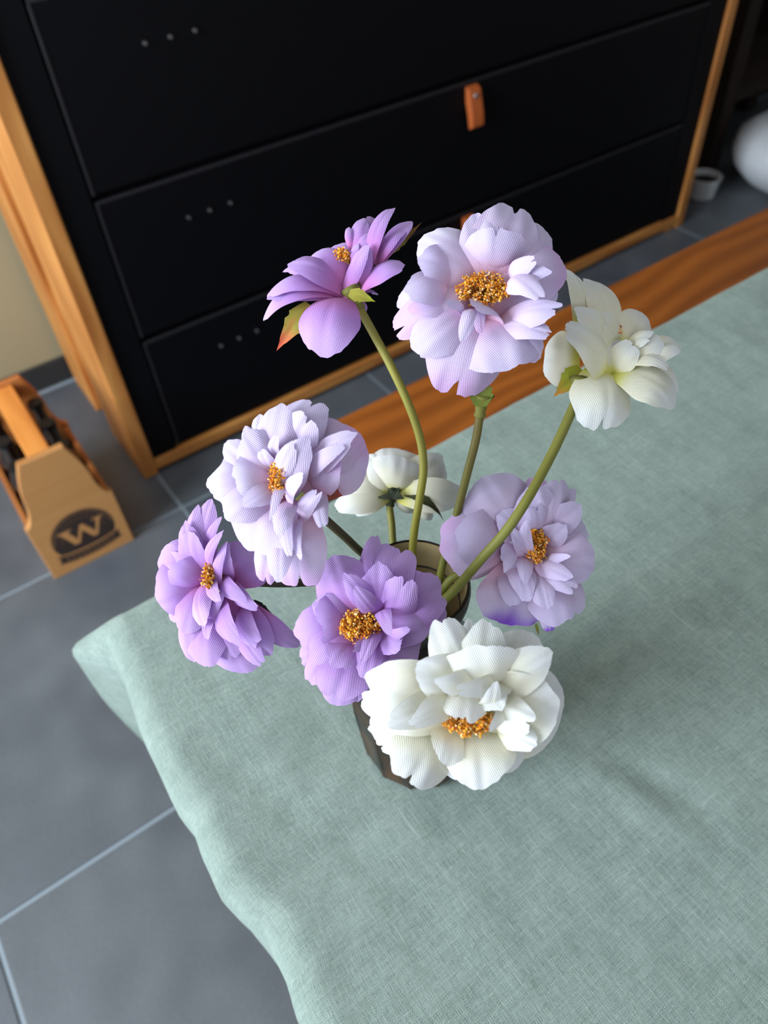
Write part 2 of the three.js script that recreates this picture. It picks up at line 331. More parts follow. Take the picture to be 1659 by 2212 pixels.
M.linen = new THREE.MeshPhysicalMaterial({ map: clothMap, bumpMap: clothBump, bumpScale: 0.0017, roughness: 0.95, sheen: 0.35, sheenRoughness: 0.5, sheenColor: new THREE.Color(0.8, 0.95, 0.92), side: THREE.DoubleSide });
{
  const hang = 0.21, RO = 0.020;
  const edge = [[-0.45, -.012], [-.4071, -.0105], [-.3721, -.0125], [-.283, -.0212], [-.236, -.0226], [-.2244, -.0195], [-.1984, -.0222], [-.1774, -.0232], [-.1599, -.0178], [-.1429, -.0124], [-.1214, -.013], [-.0938, -.0177], [-0.05, -.020], [0.1, -.017], [0.4, -.018]];
  const leftAt = z => { let i = 1; while (i < edge.length - 1 && edge[i][0] < z) i++; const [a, b] = edge[i - 1], [c, d] = edge[i]; const t = clamp((z - a) / (c - a), 0, 1), u = t * t * (3 - 2 * t); return b + (d - b) * u; };
  const crease = (x, z, px, pz, ang, len, wid, amp) => { const dx = x - px, dz = z - pz, c = Math.cos(ang), s = Math.sin(ang), u = dx * c + dz * s, v = -dx * s + dz * c; return amp * Math.exp(-(v * v) / (wid * wid) - (u * u) / (len * len)); };
  const topY = (x, z) => {
    let y = 0.0011 * noise(x * 11, z * 11, 1) + 0.0007 * noise(x * 31, z * 31, 3) + 0.00035 * noise(x * 8, z * 90, 4) + 0.00035 * noise(x * 90, z * 8, 6);
    y += crease(x, z, 0.24, -0.17, -0.15, 0.06, 0.006, 0.0022) + crease(x, z, 0.24, -0.155, -0.15, 0.06, 0.006, -0.002);
    y += crease(x, z, 0.222, -0.075, 1.25, 0.03, 0.006, -0.0022) + crease(x, z, 0.206, -0.075, 1.25, 0.04, 0.007, 0.002);
    y += crease(x, z, 0.03, -0.21, 1.2, 0.05, 0.004, -0.0014) + crease(x, z, 0.05, -0.28, 0.1, 0.07, 0.004, 0.001);
    const dv = Math.hypot(x - 0.1253, z + 0.1794); return TY + y * smooth(0.036, 0.06, dv);
  };
  // how far a hanging strip has come out and down after the length s from the table's edge
  const drop = s => { const q = RO * Math.PI / 2; if (s < q) { const a = s / RO; return [RO * Math.sin(a), RO * (1 - Math.cos(a))]; } return [RO, RO + s - q]; };
  const ix0 = TX0 + RO, iz0 = TZ0 + RO, ix1 = TX1 - RO, iz1 = TZ1 - RO;
  const LX = ix1 - ix0, LZ = iz1 - iz0, NX = Math.round(LX / 0.007), NZ = Math.round(LZ / 0.006), n = NX + 1;
  const pos = [], uv = [], idx = [];
  const add = (x, y, z, p, q) => { const k = 1 - smooth(0, 0.05, p); pos.push(x + (leftAt(z) - TX0) * k, y, z); uv.push(p, q); return pos.length / 3 - 1; };
  for (let j = 0; j <= NZ; j++) for (let i = 0; i <= NX; i++) { const p = LX * i / NX, q = LZ * j / NZ; add(ix0 + p, topY(ix0 + p, iz0 + q), iz0 + q, p, q); }
  const quad = (a, b, c, d) => idx.push(a, c, b, b, c, d);
  for (let j = 0; j < NZ; j++) for (let i = 0; i < NX; i++) { const a = j * n + i; quad(a, a + 1, a + n, a + n + 1); }
  // the skirt: once round the table, the corners fanned out
  const ring = [], FAN = 36, ROWS = 40;
  const corner = (i, j, from) => { for (let k = 1; k < FAN; k++) ring.push([i, j, from + k / FAN * Math.PI / 2, k / FAN]); };
  for (let i = 0; i <= NX; i++) ring.push([i, 0, -Math.PI / 2, 0]);
  corner(NX, 0, -Math.PI / 2);
  for (let j = 0; j <= NZ; j++) ring.push([NX, j, 0, 0]);
  corner(NX, NZ, 0);
  for (let i = NX; i >= 0; i--) ring.push([i, NZ, Math.PI / 2, 0]);
  corner(0, NZ, Math.PI / 2);
  for (let j = NZ; j >= 0; j--) ring.push([0, j, Math.PI, 0]);
  corner(0, 0, Math.PI);
  let before = ring.map(([i, j]) => j * n + i);
  for (let k = 1; k <= ROWS; k++) {
    const row = ring.map(([i, j, a, f]) => {
      const p = LX * i / NX, q = LZ * j / NZ, both = f ? Math.sin(Math.PI * f) : 0, s = hang * Math.pow(k / ROWS, 1.15) * (1 + 0.42 * both * both);
      const [out, down] = drop(s), dx = Math.cos(a), dz = Math.sin(a);
      let x = ix0 + p + dx * out, z = iz0 + q + dz * out;
      const y = topY(ix0 + p, iz0 + q) - down;
      if (f) {
        const g = Math.pow(both, 0.6);
        const b = 0.033 * smooth(0, 0.055, down) - 0.016 * smooth(0.11, 0.27, down);
        const diag = a > 0 ? 1 : 1, ex = Math.sign(Math.cos(a)), ez = Math.sign(Math.sin(a));
        x += ex * b * g * diag; z += ez * b * g * 0.9;
        const t = 0.012 * smooth(0.02, 0.08, down) * Math.sin(Math.PI * both) * (1 - g);
        x -= ex * t; z -= ez * t;
      } else {
        const w = smooth(0.02, 0.18, down), u = dx * dx > 0.5 ? z : x, near = smooth(0, 0.09, Math.min(p + Math.abs(dx), LX - p + Math.abs(dx))) * smooth(0, 0.09, Math.min(q + Math.abs(dz), LZ - q + Math.abs(dz)));
        const wave = (0.008 * Math.sin(u * 46 + 1.2) + 0.006 * noise(u * 13, 2.5) - 0.006) * w * near;
        x += dx * wave; z += dz * wave;
      }
      return add(x, y, z, p + dx * s, q + dz * s);
    });
    for (let m = 0; m < ring.length; m++) { const o = (m + 1) % ring.length; if (before[m] === before[o]) idx.push(before[m], row[o], row[m]); else quad(before[o], before[m], row[o], row[m]); }
    before = row;
  }
  const g = new THREE.BufferGeometry(); g.setAttribute('position', new THREE.Float32BufferAttribute(pos, 3)); g.setAttribute('uv', new THREE.Float32BufferAttribute(uv, 2)); g.setIndex(idx); g.computeVertexNormals();
  const m = part(numbered('tablecloth'), g, M.linen, scene);
  m.userData = { label: 'sage green linen tablecloth with rounded draped corner under the flower vase', category: 'tablecloth' };
}

// ------------------------------------------------------------------ vase
const VX = 0.1253, VZ = -0.1794, VH = 0.168;
{
  const c = thing('vase', 'dark brown faceted vase with a round cup-shaped mouth holding the flowers', 'vase', [VX, TY, VZ]);
  const prof = [[0, 0], [0.030, 0], [0.0335, 0.002], [0.0348, 0.006], [0.0364, 0.03], [0.0384, 0.06], [0.0386, 0.085], [0.036, 0.102], [0.029, 0.114], [0.0225, 0.124], [0.0195, 0.131], [0.0205, 0.138], [0.0245, 0.148], [0.0272, 0.157], [0.0278, 0.163], [0.0273, 0.167], [0.0266, VH], [0.0258, 0.1672]];
  const inn = [[0.0258, 0.1672], [0.0252, 0.164], [0.0246, 0.157], [0.0222, 0.149], [0.0218, 0.1475], [0.0185, 0.139], [0.0165, 0.131], [0.0175, 0.12], [0.026, 0.105], [0.031, 0.09], [0.031, 0.02], [0, 0.012]];
  const turn = 0.24, NS = 12, seg = 144;
  const lathe = (pts, facet) => {
    const sp = [], q = pts;
    for (let i = 0; i < q.length - 1; i++) for (let k = 0; k < 3; k++) sp.push([q[i][0] + (q[i + 1][0] - q[i][0]) * k / 3, q[i][1] + (q[i + 1][1] - q[i][1]) * k / 3]);
    sp.push(q[q.length - 1]);
    const pos = [], uv = [], idx = [], col = [];
    for (const [r, y] of sp) for (let j = 0; j <= seg; j++) {
      const a = j / seg * Math.PI * 2, k = facet * (1 - smooth(0.104, 0.128, y));
      const step = Math.PI * 2 / NS, m = ((a + turn) % step + step) % step - step / 2;
      const rr = r * (1 + k * (Math.cos(step / 2) / Math.cos(m) - 1) * 1.15 + k * 0.012 * (Math.abs(m) > step / 2 - 0.03 ? 1 : 0));
      pos.push(rr * Math.cos(a), y, rr * Math.sin(a)); uv.push(a / 6.283, y * 8);
      const t = clamp(0.5 + 1.4 * noise(Math.cos(a) * 1.6 * 2, y * 45, Math.sin(a) * 3.2), 0, 1) * (0.3 + 0.7 * (1 - smooth(0.03, 0.1, y)));
      col.push(0.003 + 0.060 * t, 0.0035 + 0.024 * t, 0.004 + 0.007 * t);
    }
    for (let i = 0; i < sp.length - 1; i++) for (let j = 0; j < seg; j++) { const a = i * (seg + 1) + j; idx.push(a, a + seg + 1, a + 1, a + 1, a + seg + 1, a + seg + 2); }
    const g = new THREE.BufferGeometry(); g.setAttribute('position', new THREE.Float32BufferAttribute(pos, 3)); g.setAttribute('uv', new THREE.Float32BufferAttribute(uv, 2)); g.setAttribute('color', new THREE.Float32BufferAttribute(col, 3)); g.setIndex(idx); g.computeVertexNormals();
    return facet ? toCreasedNormals(g, 0.25) : g;
  };
  part('vase_body', lathe(prof, 1), new THREE.MeshPhysicalMaterial({ vertexColors: true, roughness: 0.3, specularIntensity: 0.35, side: THREE.DoubleSide }), c);
  part('vase_lining', lathe(inn, 0), new THREE.MeshStandardMaterial({ color: lin(196, 176, 132), roughness: 0.32, metalness: 0.45, side: THREE.DoubleSide }), c).userData.label = 'cream-gold lining of the vase mouth';
  const ring = new THREE.TorusGeometry(0.0228, 0.0006, 8, 60); ring.rotateX(Math.PI / 2); ring.translate(0, 0.1515, 0);
  part('inner_ring', ring, plain(lin(40, 32, 24), 0.4), c);
}

// ------------------------------------------------------------------ the flowers
const ribs = data(256, 256, (x, y) => { const a = Math.sin((x + y * 0.0) / 256 * Math.PI * 2 * 8), b = Math.sin(y / 256 * Math.PI * 2 * 16); const v = 128 + 95 * a + 24 * b; return [v, v, v]; });
ribs.repeat.set(1 / 0.0056, 1 / 0.0056); ribs.rotation = 0.5;
const petalMaterial = (tr, extra = {}) => new THREE.MeshPhysicalMaterial({ vertexColors: true, roughness: 0.8, side: THREE.DoubleSide, bumpMap: ribs, bumpScale: 0.00009, transmission: tr, thickness: 0, ior: 1.3, ...extra });
M.petalPurple = petalMaterial(0.18); M.petalWhite = petalMaterial(0.24);
M.leaf = new THREE.MeshPhysicalMaterial({ vertexColors: true, roughness: 0.75, side: THREE.DoubleSide });
M.stamen = new THREE.MeshStandardMaterial({ vertexColors: true, roughness: 0.95 });
M.stem = new THREE.MeshStandardMaterial({ vertexColors: true, roughness: 0.6 });

const KIND = {                                             // dye of the silk: heart, body, rim
  purple: { heart: lin(196, 116, 178), body: lin(178, 132, 206), rim: lin(192, 160, 224), mat: 'petalPurple' },
  lilac: { heart: lin(226, 176, 202), body: lin(204, 184, 218), rim: lin(204, 192, 229), mat: 'petalPurple' },
  white: { heart: lin(216, 212, 104), body: lin(226, 223, 204), rim: lin(226, 229, 233), mat: 'petalWhite', reach: 0.36 },
};

// one petal: a sheet that starts narrow at `base`, swells, and ends in a rounded, notched, ragged rim at `tip`
function petal({ base, tip, width, face, bow = 0.16, cup = 0, curl = 0, notch = 0, jag = 0.03, neck = 0.32, round = 0.58, crease = 0.05, seed = 1, kind, tint, edge, leaf, nu = 16, nv = 36 }) {
  const r = rng(seed * 7919 + 13), L0 = tip.clone().sub(base), L = L0.length(), T = L0.clone().normalize();
  const side = T.clone().cross(face).normalize(), N = side.clone().cross(T).normalize();
  const pos = [], uv = [], col = [], idx = [];
  const ph = r() * 50, wob = 0.03 + r() * 0.03, asym = (r() - 0.5) * 0.16, tone = 0.94 + r() * 0.1;
  const c = new THREE.Color();
  for (let j = 0; j <= nu; j++) for (let i = 0; i <= nv; i++) {
    const vl = i / nv * 2 - 1, v = 0.4 * vl + 0.6 * Math.sin(Math.PI / 2 * vl), t = Math.pow(j / nu, 0.85);
    const av = Math.abs(v);
    const vr = notch ? Math.max(0, (av - 0.22) / 0.78) : av;
    let end = 1 - round * (1 - Math.sqrt(1 - 0.985 * vr * vr)) + asym * v * (1 - av);
    end -= notch * Math.exp(-Math.pow((v - asym) / 0.055, 2));
    if (leaf) end = 1 - 0.75 * av * 0.9 - 0.05 * Math.abs(Math.sin(v * 9.5));
    else end += jag * (noise(v * 2.2 + ph, 1.3) * 1.2 + 0.35 * noise(v * 5 + ph, 4.4) - 0.5 * Math.abs(noise(v * 6 + ph, 8.4)) + 0.16 * noise(v * 21 + ph, 7.7));
    const y = t * end;
    let w = neck + (1 - neck) * Math.pow(Math.sin(Math.PI / 2 * Math.min(1, y / 0.62)), 0.9);
    if (leaf) w *= 1 + 0.12 * Math.sin(y * 30) * (y > 0.3 ? 1 : 0);
    const xx = v * w * width / 2;
    const b = y * (1 - y) * 4 * bow * 0.5 * L;
    const vv = v * w;
    let z = b + cup * width * 0.5 * vv * vv - curl * L * Math.pow(Math.max(0, y - 0.62) / 0.38, 2) * 0.25;
    z -= crease * width * 0.35 * Math.exp(-Math.pow((v - asym * 0.5) / 0.14, 2)) * smooth(0.1, 0.7, y);
    z += wob * width * 0.8 * noise(v * 1.5 + ph, y * 2.2, 3.3) * smooth(0.1, 0.8, y) + wob * 0.55 * width * noise(v * 3.6 + ph, y * 1.4, 9.1) * smooth(0.5, 1, y);
    const p = base.clone().addScaledVector(T, y * L).addScaledVector(side, xx).addScaledVector(N, z);
    pos.push(p.x, p.y, p.z); uv.push(xx, y * L);
    if (leaf) {
      const k = clamp(smooth(0.35, 1, y) + 0.5 * noise(v * 2 + ph, y * 5) + 0.25 * noise(v * 9 + ph, y * 22), 0, 1);
      c.copy(leaf[0]).lerp(leaf[1], k);
    } else {
      c.copy(kind.heart).lerp(kind.body, smooth(0.08, kind.reach ?? 0.58, y)).lerp(kind.rim, smooth(0.45, 0.98, y + 0.12 * noise(v * 2 + ph, y * 3)));
      if (tint) c.lerp(tint, 0.6);
      if (edge) c.lerp(edge, smooth(0.62, 1.0, y + 0.15 * noise(v * 3 + ph, 2)));
      c.multiplyScalar(tone);
    }
    col.push(c.r, c.g, c.b);
  }
  for (let j = 0; j < nu; j++) for (let i = 0; i < nv; i++) { const a = j * (nv + 1) + i; idx.push(a, a + 1, a + nv + 1, a + 1, a + nv + 2, a + nv + 1); }
  const g = new THREE.BufferGeometry(); g.setAttribute('position', new THREE.Float32BufferAttribute(pos, 3)); g.setAttribute('uv', new THREE.Float32BufferAttribute(uv, 2)); g.setAttribute('color', new THREE.Float32BufferAttribute(col, 3)); g.setIndex(idx); g.computeVertexNormals();
  return g;
}
function paint(g, c) { const n = g.attributes.position.count, a = new Float32Array(n * 3); for (let i = 0; i < n; i++) { a[3 * i] = c.r; a[3 * i + 1] = c.g; a[3 * i + 2] = c.b; } g.setAttribute('color', new THREE.BufferAttribute(a, 3)); return g; }
const AMBER = [lin(226, 150, 30), lin(214, 122, 20), lin(178, 92, 18), lin(240, 178, 60), lin(238, 204, 150), lin(200, 132, 26)];
function stamens(center, rx, ry, axis, count, seed, reach = 0.011) {
  const r = rng(seed), list = [], up = V(0, 1, 0), q = new THREE.Quaternion();
  const A = axis.clone().normalize(), S = A.clone().cross(V(0.3, 1, 0.2)).normalize();
  const X = EX.clone().addScaledVector(A, -EX.dot(A)).normalize(), Y = A.clone().cross(X).normalize();
  for (let i = 0; i < count; i++) {
    const a = r() * Math.PI * 2, d = Math.sqrt(r()), foot = center.clone().addScaledVector(A, -reach).addScaledVector(X, Math.cos(a) * d * rx * 0.35).addScaledVector(Y, Math.sin(a) * d * ry * 0.35);
    const head = center.clone().addScaledVector(X, Math.cos(a) * d * rx).addScaledVector(Y, Math.sin(a) * d * ry).addScaledVector(A, (r() - 0.6) * 0.004 - d * d * 0.002);
    const dir = head.clone().sub(foot), len = dir.length(); q.setFromUnitVectors(up, dir.normalize());
    const f = new THREE.CylinderGeometry(0.00016, 0.0002, len, 4, 1, true); f.translate(0, len / 2, 0); f.applyQuaternion(q); f.translate(foot.x, foot.y, foot.z);
    list.push(paint(f.toNonIndexed(), lin(226, 170, 70)));
    const n = 4 + (r() < 0.5 ? 1 : 0);
    for (let k = 0; k < n; k++) {
      const s = 0.00024 + r() * 0.0003, b = new THREE.IcosahedronGeometry(s, 0); b.scale(0.8, 0.8 + r() * 1.3, 0.7 + r() * 0.6); b.rotateX(r() * 6); b.rotateZ(r() * 6);
      b.translate(head.x + (r() - 0.5) * 0.0022, head.y + (r() - 0.5) * 0.0022, head.z + (r() - 0.5) * 0.0022);
      list.push(paint(b, AMBER[Math.floor(r() * AMBER.length)]));
    }
  }
  for (const g of list) g.deleteAttribute('uv');
  return mergeGeometries(list);
}
function stemTube(points, radius, c0, c1) {
  const curve = new THREE.CatmullRomCurve3(points, false, 'centripetal');
  const g = new THREE.TubeGeometry(curve, 60, radius, 12, false), p = g.attributes.position, n = p.count, a = new Float32Array(n * 3), c = new THREE.Color();
  for (let i = 0; i < n; i++) { const row = Math.floor(i / 13) / 60; const k = clamp(row + 0.3 * noise(p.getX(i) * 300, p.getY(i) * 120, p.getZ(i) * 300), 0, 1); c.copy(c0).lerp(c1, k); a.set([c.r, c.g, c.b], 3 * i); }
  g.setAttribute('color', new THREE.BufferAttribute(a, 3)); return g;
}
// A flower is written in the pixels of one enlarged view of it: `o` the view's corner in the photograph, `s` its enlargement, `c` the heart.
// petals: [tip x, tip y, width, rise of the tip (mm towards the viewer), options]
let seedBase = 100;
function flower(spec) {
  const { o, s, c, d, kind } = spec, K = KIND[kind];
  const toPx = (x, y) => [o[0] + x / s, o[1] + y / s];
  const point = (x, y, dz) => { const [a, b] = toPx(x, y); return at(a, b, d - dz / 1000); };
  const stemPts = spec.stem.map(([x, y, dd]) => at(x, y, dd));
  const foot = stemPts[stemPts.length - 1];
  const root = thing('artificial_flower', spec.label, 'flower', [foot.x, foot.y, foot.z], 'artificial flowers standing in the vase');
  const put = (name, g, m) => { g.translate(-foot.x, -foot.y, -foot.z); return part(name, g, m, root); };
  const axis = (spec.axis ? EX.clone().multiplyScalar(spec.axis[0]).addScaledVector(EY, spec.axis[1]).addScaledVector(EZ, spec.axis[2]) : EZ.clone()).normalize();
  spec.petals.forEach(([tx, ty, w, dz, q = {}], i) => {
    const seed = seedBase++;
    const b = q.b ?? c, base = point(b[0], b[1], q.bz ?? spec.bz ?? -9), tip = point(tx, ty, dz);
    const f = q.nf ? EX.clone().multiplyScalar(q.nf[0]).addScaledVector(EY, q.nf[1]).addScaledVector(EZ, q.nf[2]) : axis.clone().lerp(EZ, 0.5);
    const rr = rng(seed * 31 + 7);
    f.addScaledVector(EX, (rr() - 0.5) * 0.3).addScaledVector(EY, (rr() - 0.5) * 0.3);
    const g = petal({ base, tip, width: 1.24 * w / s * d / F, face: f, bow: q.bow ?? 0.30 + rr() * 0.1, cup: q.cup ?? -0.12 - rr() * 0.4, curl: q.curl ?? 0.3, notch: q.n ?? (rr() < 0.12 ? 0.06 : 0), jag: q.jag ?? 0.04, neck: q.neck ?? 0.34, round: q.round ?? 0.58, crease: q.cr ?? 0.015 + rr() * 0.05, seed, kind: K, tint: q.tint, edge: q.edge });
    put('petal', g, M[K.mat]);
  });
  if (spec.stamens) {
    const [x, y, rx, ry, dz, n, ax] = spec.stamens, k = d / F / s;
    const A = ax ? EX.clone().multiplyScalar(ax[0]).addScaledVector(EY, ax[1]).addScaledVector(EZ, ax[2]) : axis;
    put('stamens', stamens(point(x, y, dz), rx * k, ry * k, A, n, seedBase++), M.stamen).userData.kind = 'stuff';
  }
  for (const [bx, by, tx, ty, w, dz, c0, c1, q = {}] of spec.sepals ?? []) {
    const g = petal({ base: point(bx, by, q.bz ?? dz), tip: point(tx, ty, dz), width: w / s * d / F, face: (q.nf ? EX.clone().multiplyScalar(q.nf[0]).addScaledVector(EY, q.nf[1]).addScaledVector(EZ, q.nf[2]) : EZ.clone()), bow: q.bow ?? 0.12, cup: q.cup ?? 0.1, neck: q.neck ?? 0.4, crease: 0.1, seed: seedBase++, kind: K, leaf: [lin(...c0), lin(...c1)], nu: 14, nv: 16 });
    put('sepal', g, M.leaf);
  }
  const [c0, c1] = spec.stemColors ?? [[118, 112, 40], [104, 108, 38]];
  put('stem', stemTube(stemPts, spec.r ?? 0.0019, lin(...c0), lin(...c1)), M.stem);
  // the little cup that joins petals and stem
  const dir = stemPts[0].clone().sub(stemPts[1]).normalize();
  const cg = new THREE.LatheGeometry([[0.0021, -0.006], [0.0026, -0.0055], [0.0026, -0.0045], [0.0022, -0.004], [0.0028, 0], [0.0040, 0.002], [0.0052, 0.004], [0.002, 0.0035]].map(p => new THREE.Vector2(...p)), 16);
  cg.applyQuaternion(new THREE.Quaternion().setFromUnitVectors(V(0, 1, 0), dir)); cg.translate(stemPts[0].x, stemPts[0].y, stemPts[0].z);
  put('calyx', paint(cg, lin(...(spec.calyx ?? [110, 108, 44]))), M.leaf);
  return root;
}
const VIOLET = lin(128, 70, 200), PINKED = lin(210, 174, 226), PALE = lin(222, 214, 242);
const GREEN = [96, 108, 30], OLIVE = [140, 132, 44], RED = [196, 74, 52], RUST = [120, 62, 40], DARKG = [40, 48, 30], YELG = [150, 158, 40];
// 1 upper left, seen from the side
flower({ kind: 'purple', label: 'purple artificial flower seen from the side, topmost left, on a tall curved stem', o: [540, 420], s: 4.1475, c: [860, 860], d: 0.335, bz: 0, axis: [-0.35, 0.85, 0.35],
  stem: [[766, 642, .334], [778, 668, .334], [800, 708, .334], [845, 792, .336], [885, 880, .34], [908, 950, .344], [915, 1010, .348], [906, 1080, .354], [896, 1140, .360], [891, 1200, .366], [896, 1275, .375]], stemColors: [[128, 122, 52], [134, 130, 34]],
  petals: [
    [780, 428, 240, -14, { b: [840, 700], bz: -8 }], [1100, 172, 140, -9, { b: [1020, 620], nf: [.5, .2, 1] }], [300, 640, 200, -6], [930, 1125, 230, -8, { b: [900, 900] }], [1125, 880, 150, -8, { b: [960, 880] }],
    [560, 520, 270, -3, { b: [880, 790], bow: .5 }], [1010, 195, 150, -3, { b: [970, 620] }], [878, 288, 66, 0, { b: [905, 500] }],
    [105, 1095, 190, 0, { b: [800, 920], bow: .5 }], [1440, 220, 170, 0, { b: [1140, 640], bow: .2 }], [1380, 310, 120, 3, { b: [1150, 640] }],
    [148, 880, 210, 4, { b: [820, 900], bow: .45 }], [152, 895, 130, 7, { b: [820, 920], bow: .1 }],
    [1270, 98, 130, 2, { b: [1070, 680], bow: .4 }], [1095, 345, 140, 3, { b: [920, 600] }], [960, 440, 95, 4, { b: [900, 620] }],
    [365, 590, 250, 8, { b: [850, 880], bow: .35 }], [1050, 445, 170, 5, { b: [950, 860] }], [1380, 610, 270, 7, { b: [960, 870], bow: .3 }],
    [1055, 440, 130, 9, { b: [830, 960], bow: .15 }], [640, 1400, 460, 13, { b: [810, 920], bow: .5, n: 0, round: .5 }]],
  stamens: [812, 522, 62, 48, 1, 90, [-.3, .9, .3]],
  sepals: [[540, 990, 235, 1400, 260, 3, OLIVE, RED, { nf: [-.2, -.2, 1] }], [1195, 550, 1540, 250, 110, -1, OLIVE, RUST, { nf: [.4, -.4, 1] }], [890, 880, 1125, 960, 150, 9, OLIVE, YELG]] });
// 2 top, facing the viewer
flower({ kind: 'lilac', label: 'pale lilac artificial flower facing forward, highest of the lilac ones, before the dark drawers', o: [840, 420], s: 4.1475, c: [850, 850], d: 0.315, axis: [0, .15, 1],
  stem: [[1040, 872, .328], [1036, 900, .330], [1028, 950, .334], [1010, 1020, .34], [992, 1090, .347], [972, 1160, .354], [957, 1215, .359], [947, 1262, .366], [935, 1300, .375]], stemColors: [[98, 84, 36], [112, 116, 36]],
  petals: [
    [70, 970, 320, -10], [1440, 300, 400, -9], [1510, 900, 480, -6], [1150, 100, 520, -5, { n: .14 }], [1575, 600, 560, -7, { edge: PINKED }], [60, 1220, 360, -4, { n: .12, edge: PINKED }],
    [600, 1760, 620, -3, { n: .16, edge: PINKED, b: [800, 1000] }], [320, 380, 500, 0, { edge: PALE }], [800, 165, 340, -1], [250, 1400, 420, 2, { b: [800, 1000] }], [1080, 1550, 680, 4, { b: [880, 1100], n: 0 }], [1330, 1450, 360, 1, { b: [950, 1080] }],
    [290, 560, 340, 6, { b: [640, 760] }], [985, 330, 480, 7, { b: [930, 720], n: .16, bow: .4 }], [175, 860, 300, 8, { b: [570, 850] }], [200, 1020, 190, 4, { b: [630, 1040], edge: PINKED }],
    [1430, 1235, 190, 8, { b: [880, 1200] }], [1500, 1020, 230, 11, { b: [960, 1190], jag: .06 }], [1430, 680, 150, 9, { b: [1140, 830], bow: .6 }], [1270, 600, 170, 10, { b: [1130, 780], bow: .6 }], [1340, 900, 230, 13, { b: [1100, 870], bow: .7, cup: -.6 }],
    [790, 1000, 330, 9, { b: [880, 1190], bow: .5, cup: -.2, nf: [0, .6, 1] }], [650, 1285, 150, 12, { b: [760, 1110], bow: .6 }], [555, 965, 110, 10, { b: [660, 1080] }], [820, 1220, 120, 12, { b: [730, 1120], bow: .5, edge: PINKED }]],
  stamens: [850, 830, 240, 150, 3, 190, [0, .2, 1]],
  sepals: [[820, 1900, 830, 1560, 270, -9, GREEN, RUST]] });
// 3 right, white
flower({ kind: 'white', label: 'cream-white artificial flower at the far right of the bouquet, tilted to the right', o: [1140, 560], s: 4.6083, c: [760, 1050], d: 0.345, bz: -4, axis: [.55, .6, .6],
  stem: [[1250, 838, .345], [1246, 860, .344], [1232, 895, .342], [1190, 985, .335], [1132, 1090, .326], [1092, 1148, .326], [1042, 1205, .332], [988, 1268, .346], [955, 1300, .356], [915, 1335, .376]], r: 0.0022, stemColors: [[122, 120, 52], [108, 110, 38]],
  petals: [
    [150, 990, 560, -10, { b: [520, 960] }], [620, 160, 360, -12, { b: [760, 900] }], [405, 80, 170, -6, { b: [480, 720] }], [1180, 530, 360, -9, { b: [900, 900] }],
    [1540, 870, 220, -5, { b: [1100, 920] }], [650, 485, 280, 0, { b: [880, 940], nf: [.5, .2, 1] }], [640, 620, 420, -3, { b: [800, 1200] }], [900, 760, 330, -2, { b: [840, 1160] }], [1510, 1300, 330, -1, { b: [1000, 1080] }], [1510, 885, 150, 2, { b: [1050, 1060] }],
    [1330, 780, 280, 2, { b: [960, 1080], bow: .4 }], [1240, 725, 110, 3, { b: [980, 880], bow: .5 }], [1200, 800, 100, 5, { b: [1000, 900], bow: .5 }], [1060, 850, 250, 5, { b: [820, 1130] }],
    [1470, 1440, 470, 5, { b: [850, 1120], n: 0, bow: .45 }], [1400, 1060, 160, 7, { b: [950, 1080], bow: .5 }], [780, 1650, 580, 7, { b: [700, 1080], n: .14, bow: .4 }], [505, 480, 290, 6, { b: [770, 990], bow: .35 }], [405, 650, 360, 11, { b: [730, 1250], bow: .4, jag: .08 }]],
  stamens: [890, 700, 60, 60, -4, 40, [.3, .8, .4]],
  sepals: [[535, 1095, 255, 1370, 290, -2, YELG, [178, 120, 40]]] });
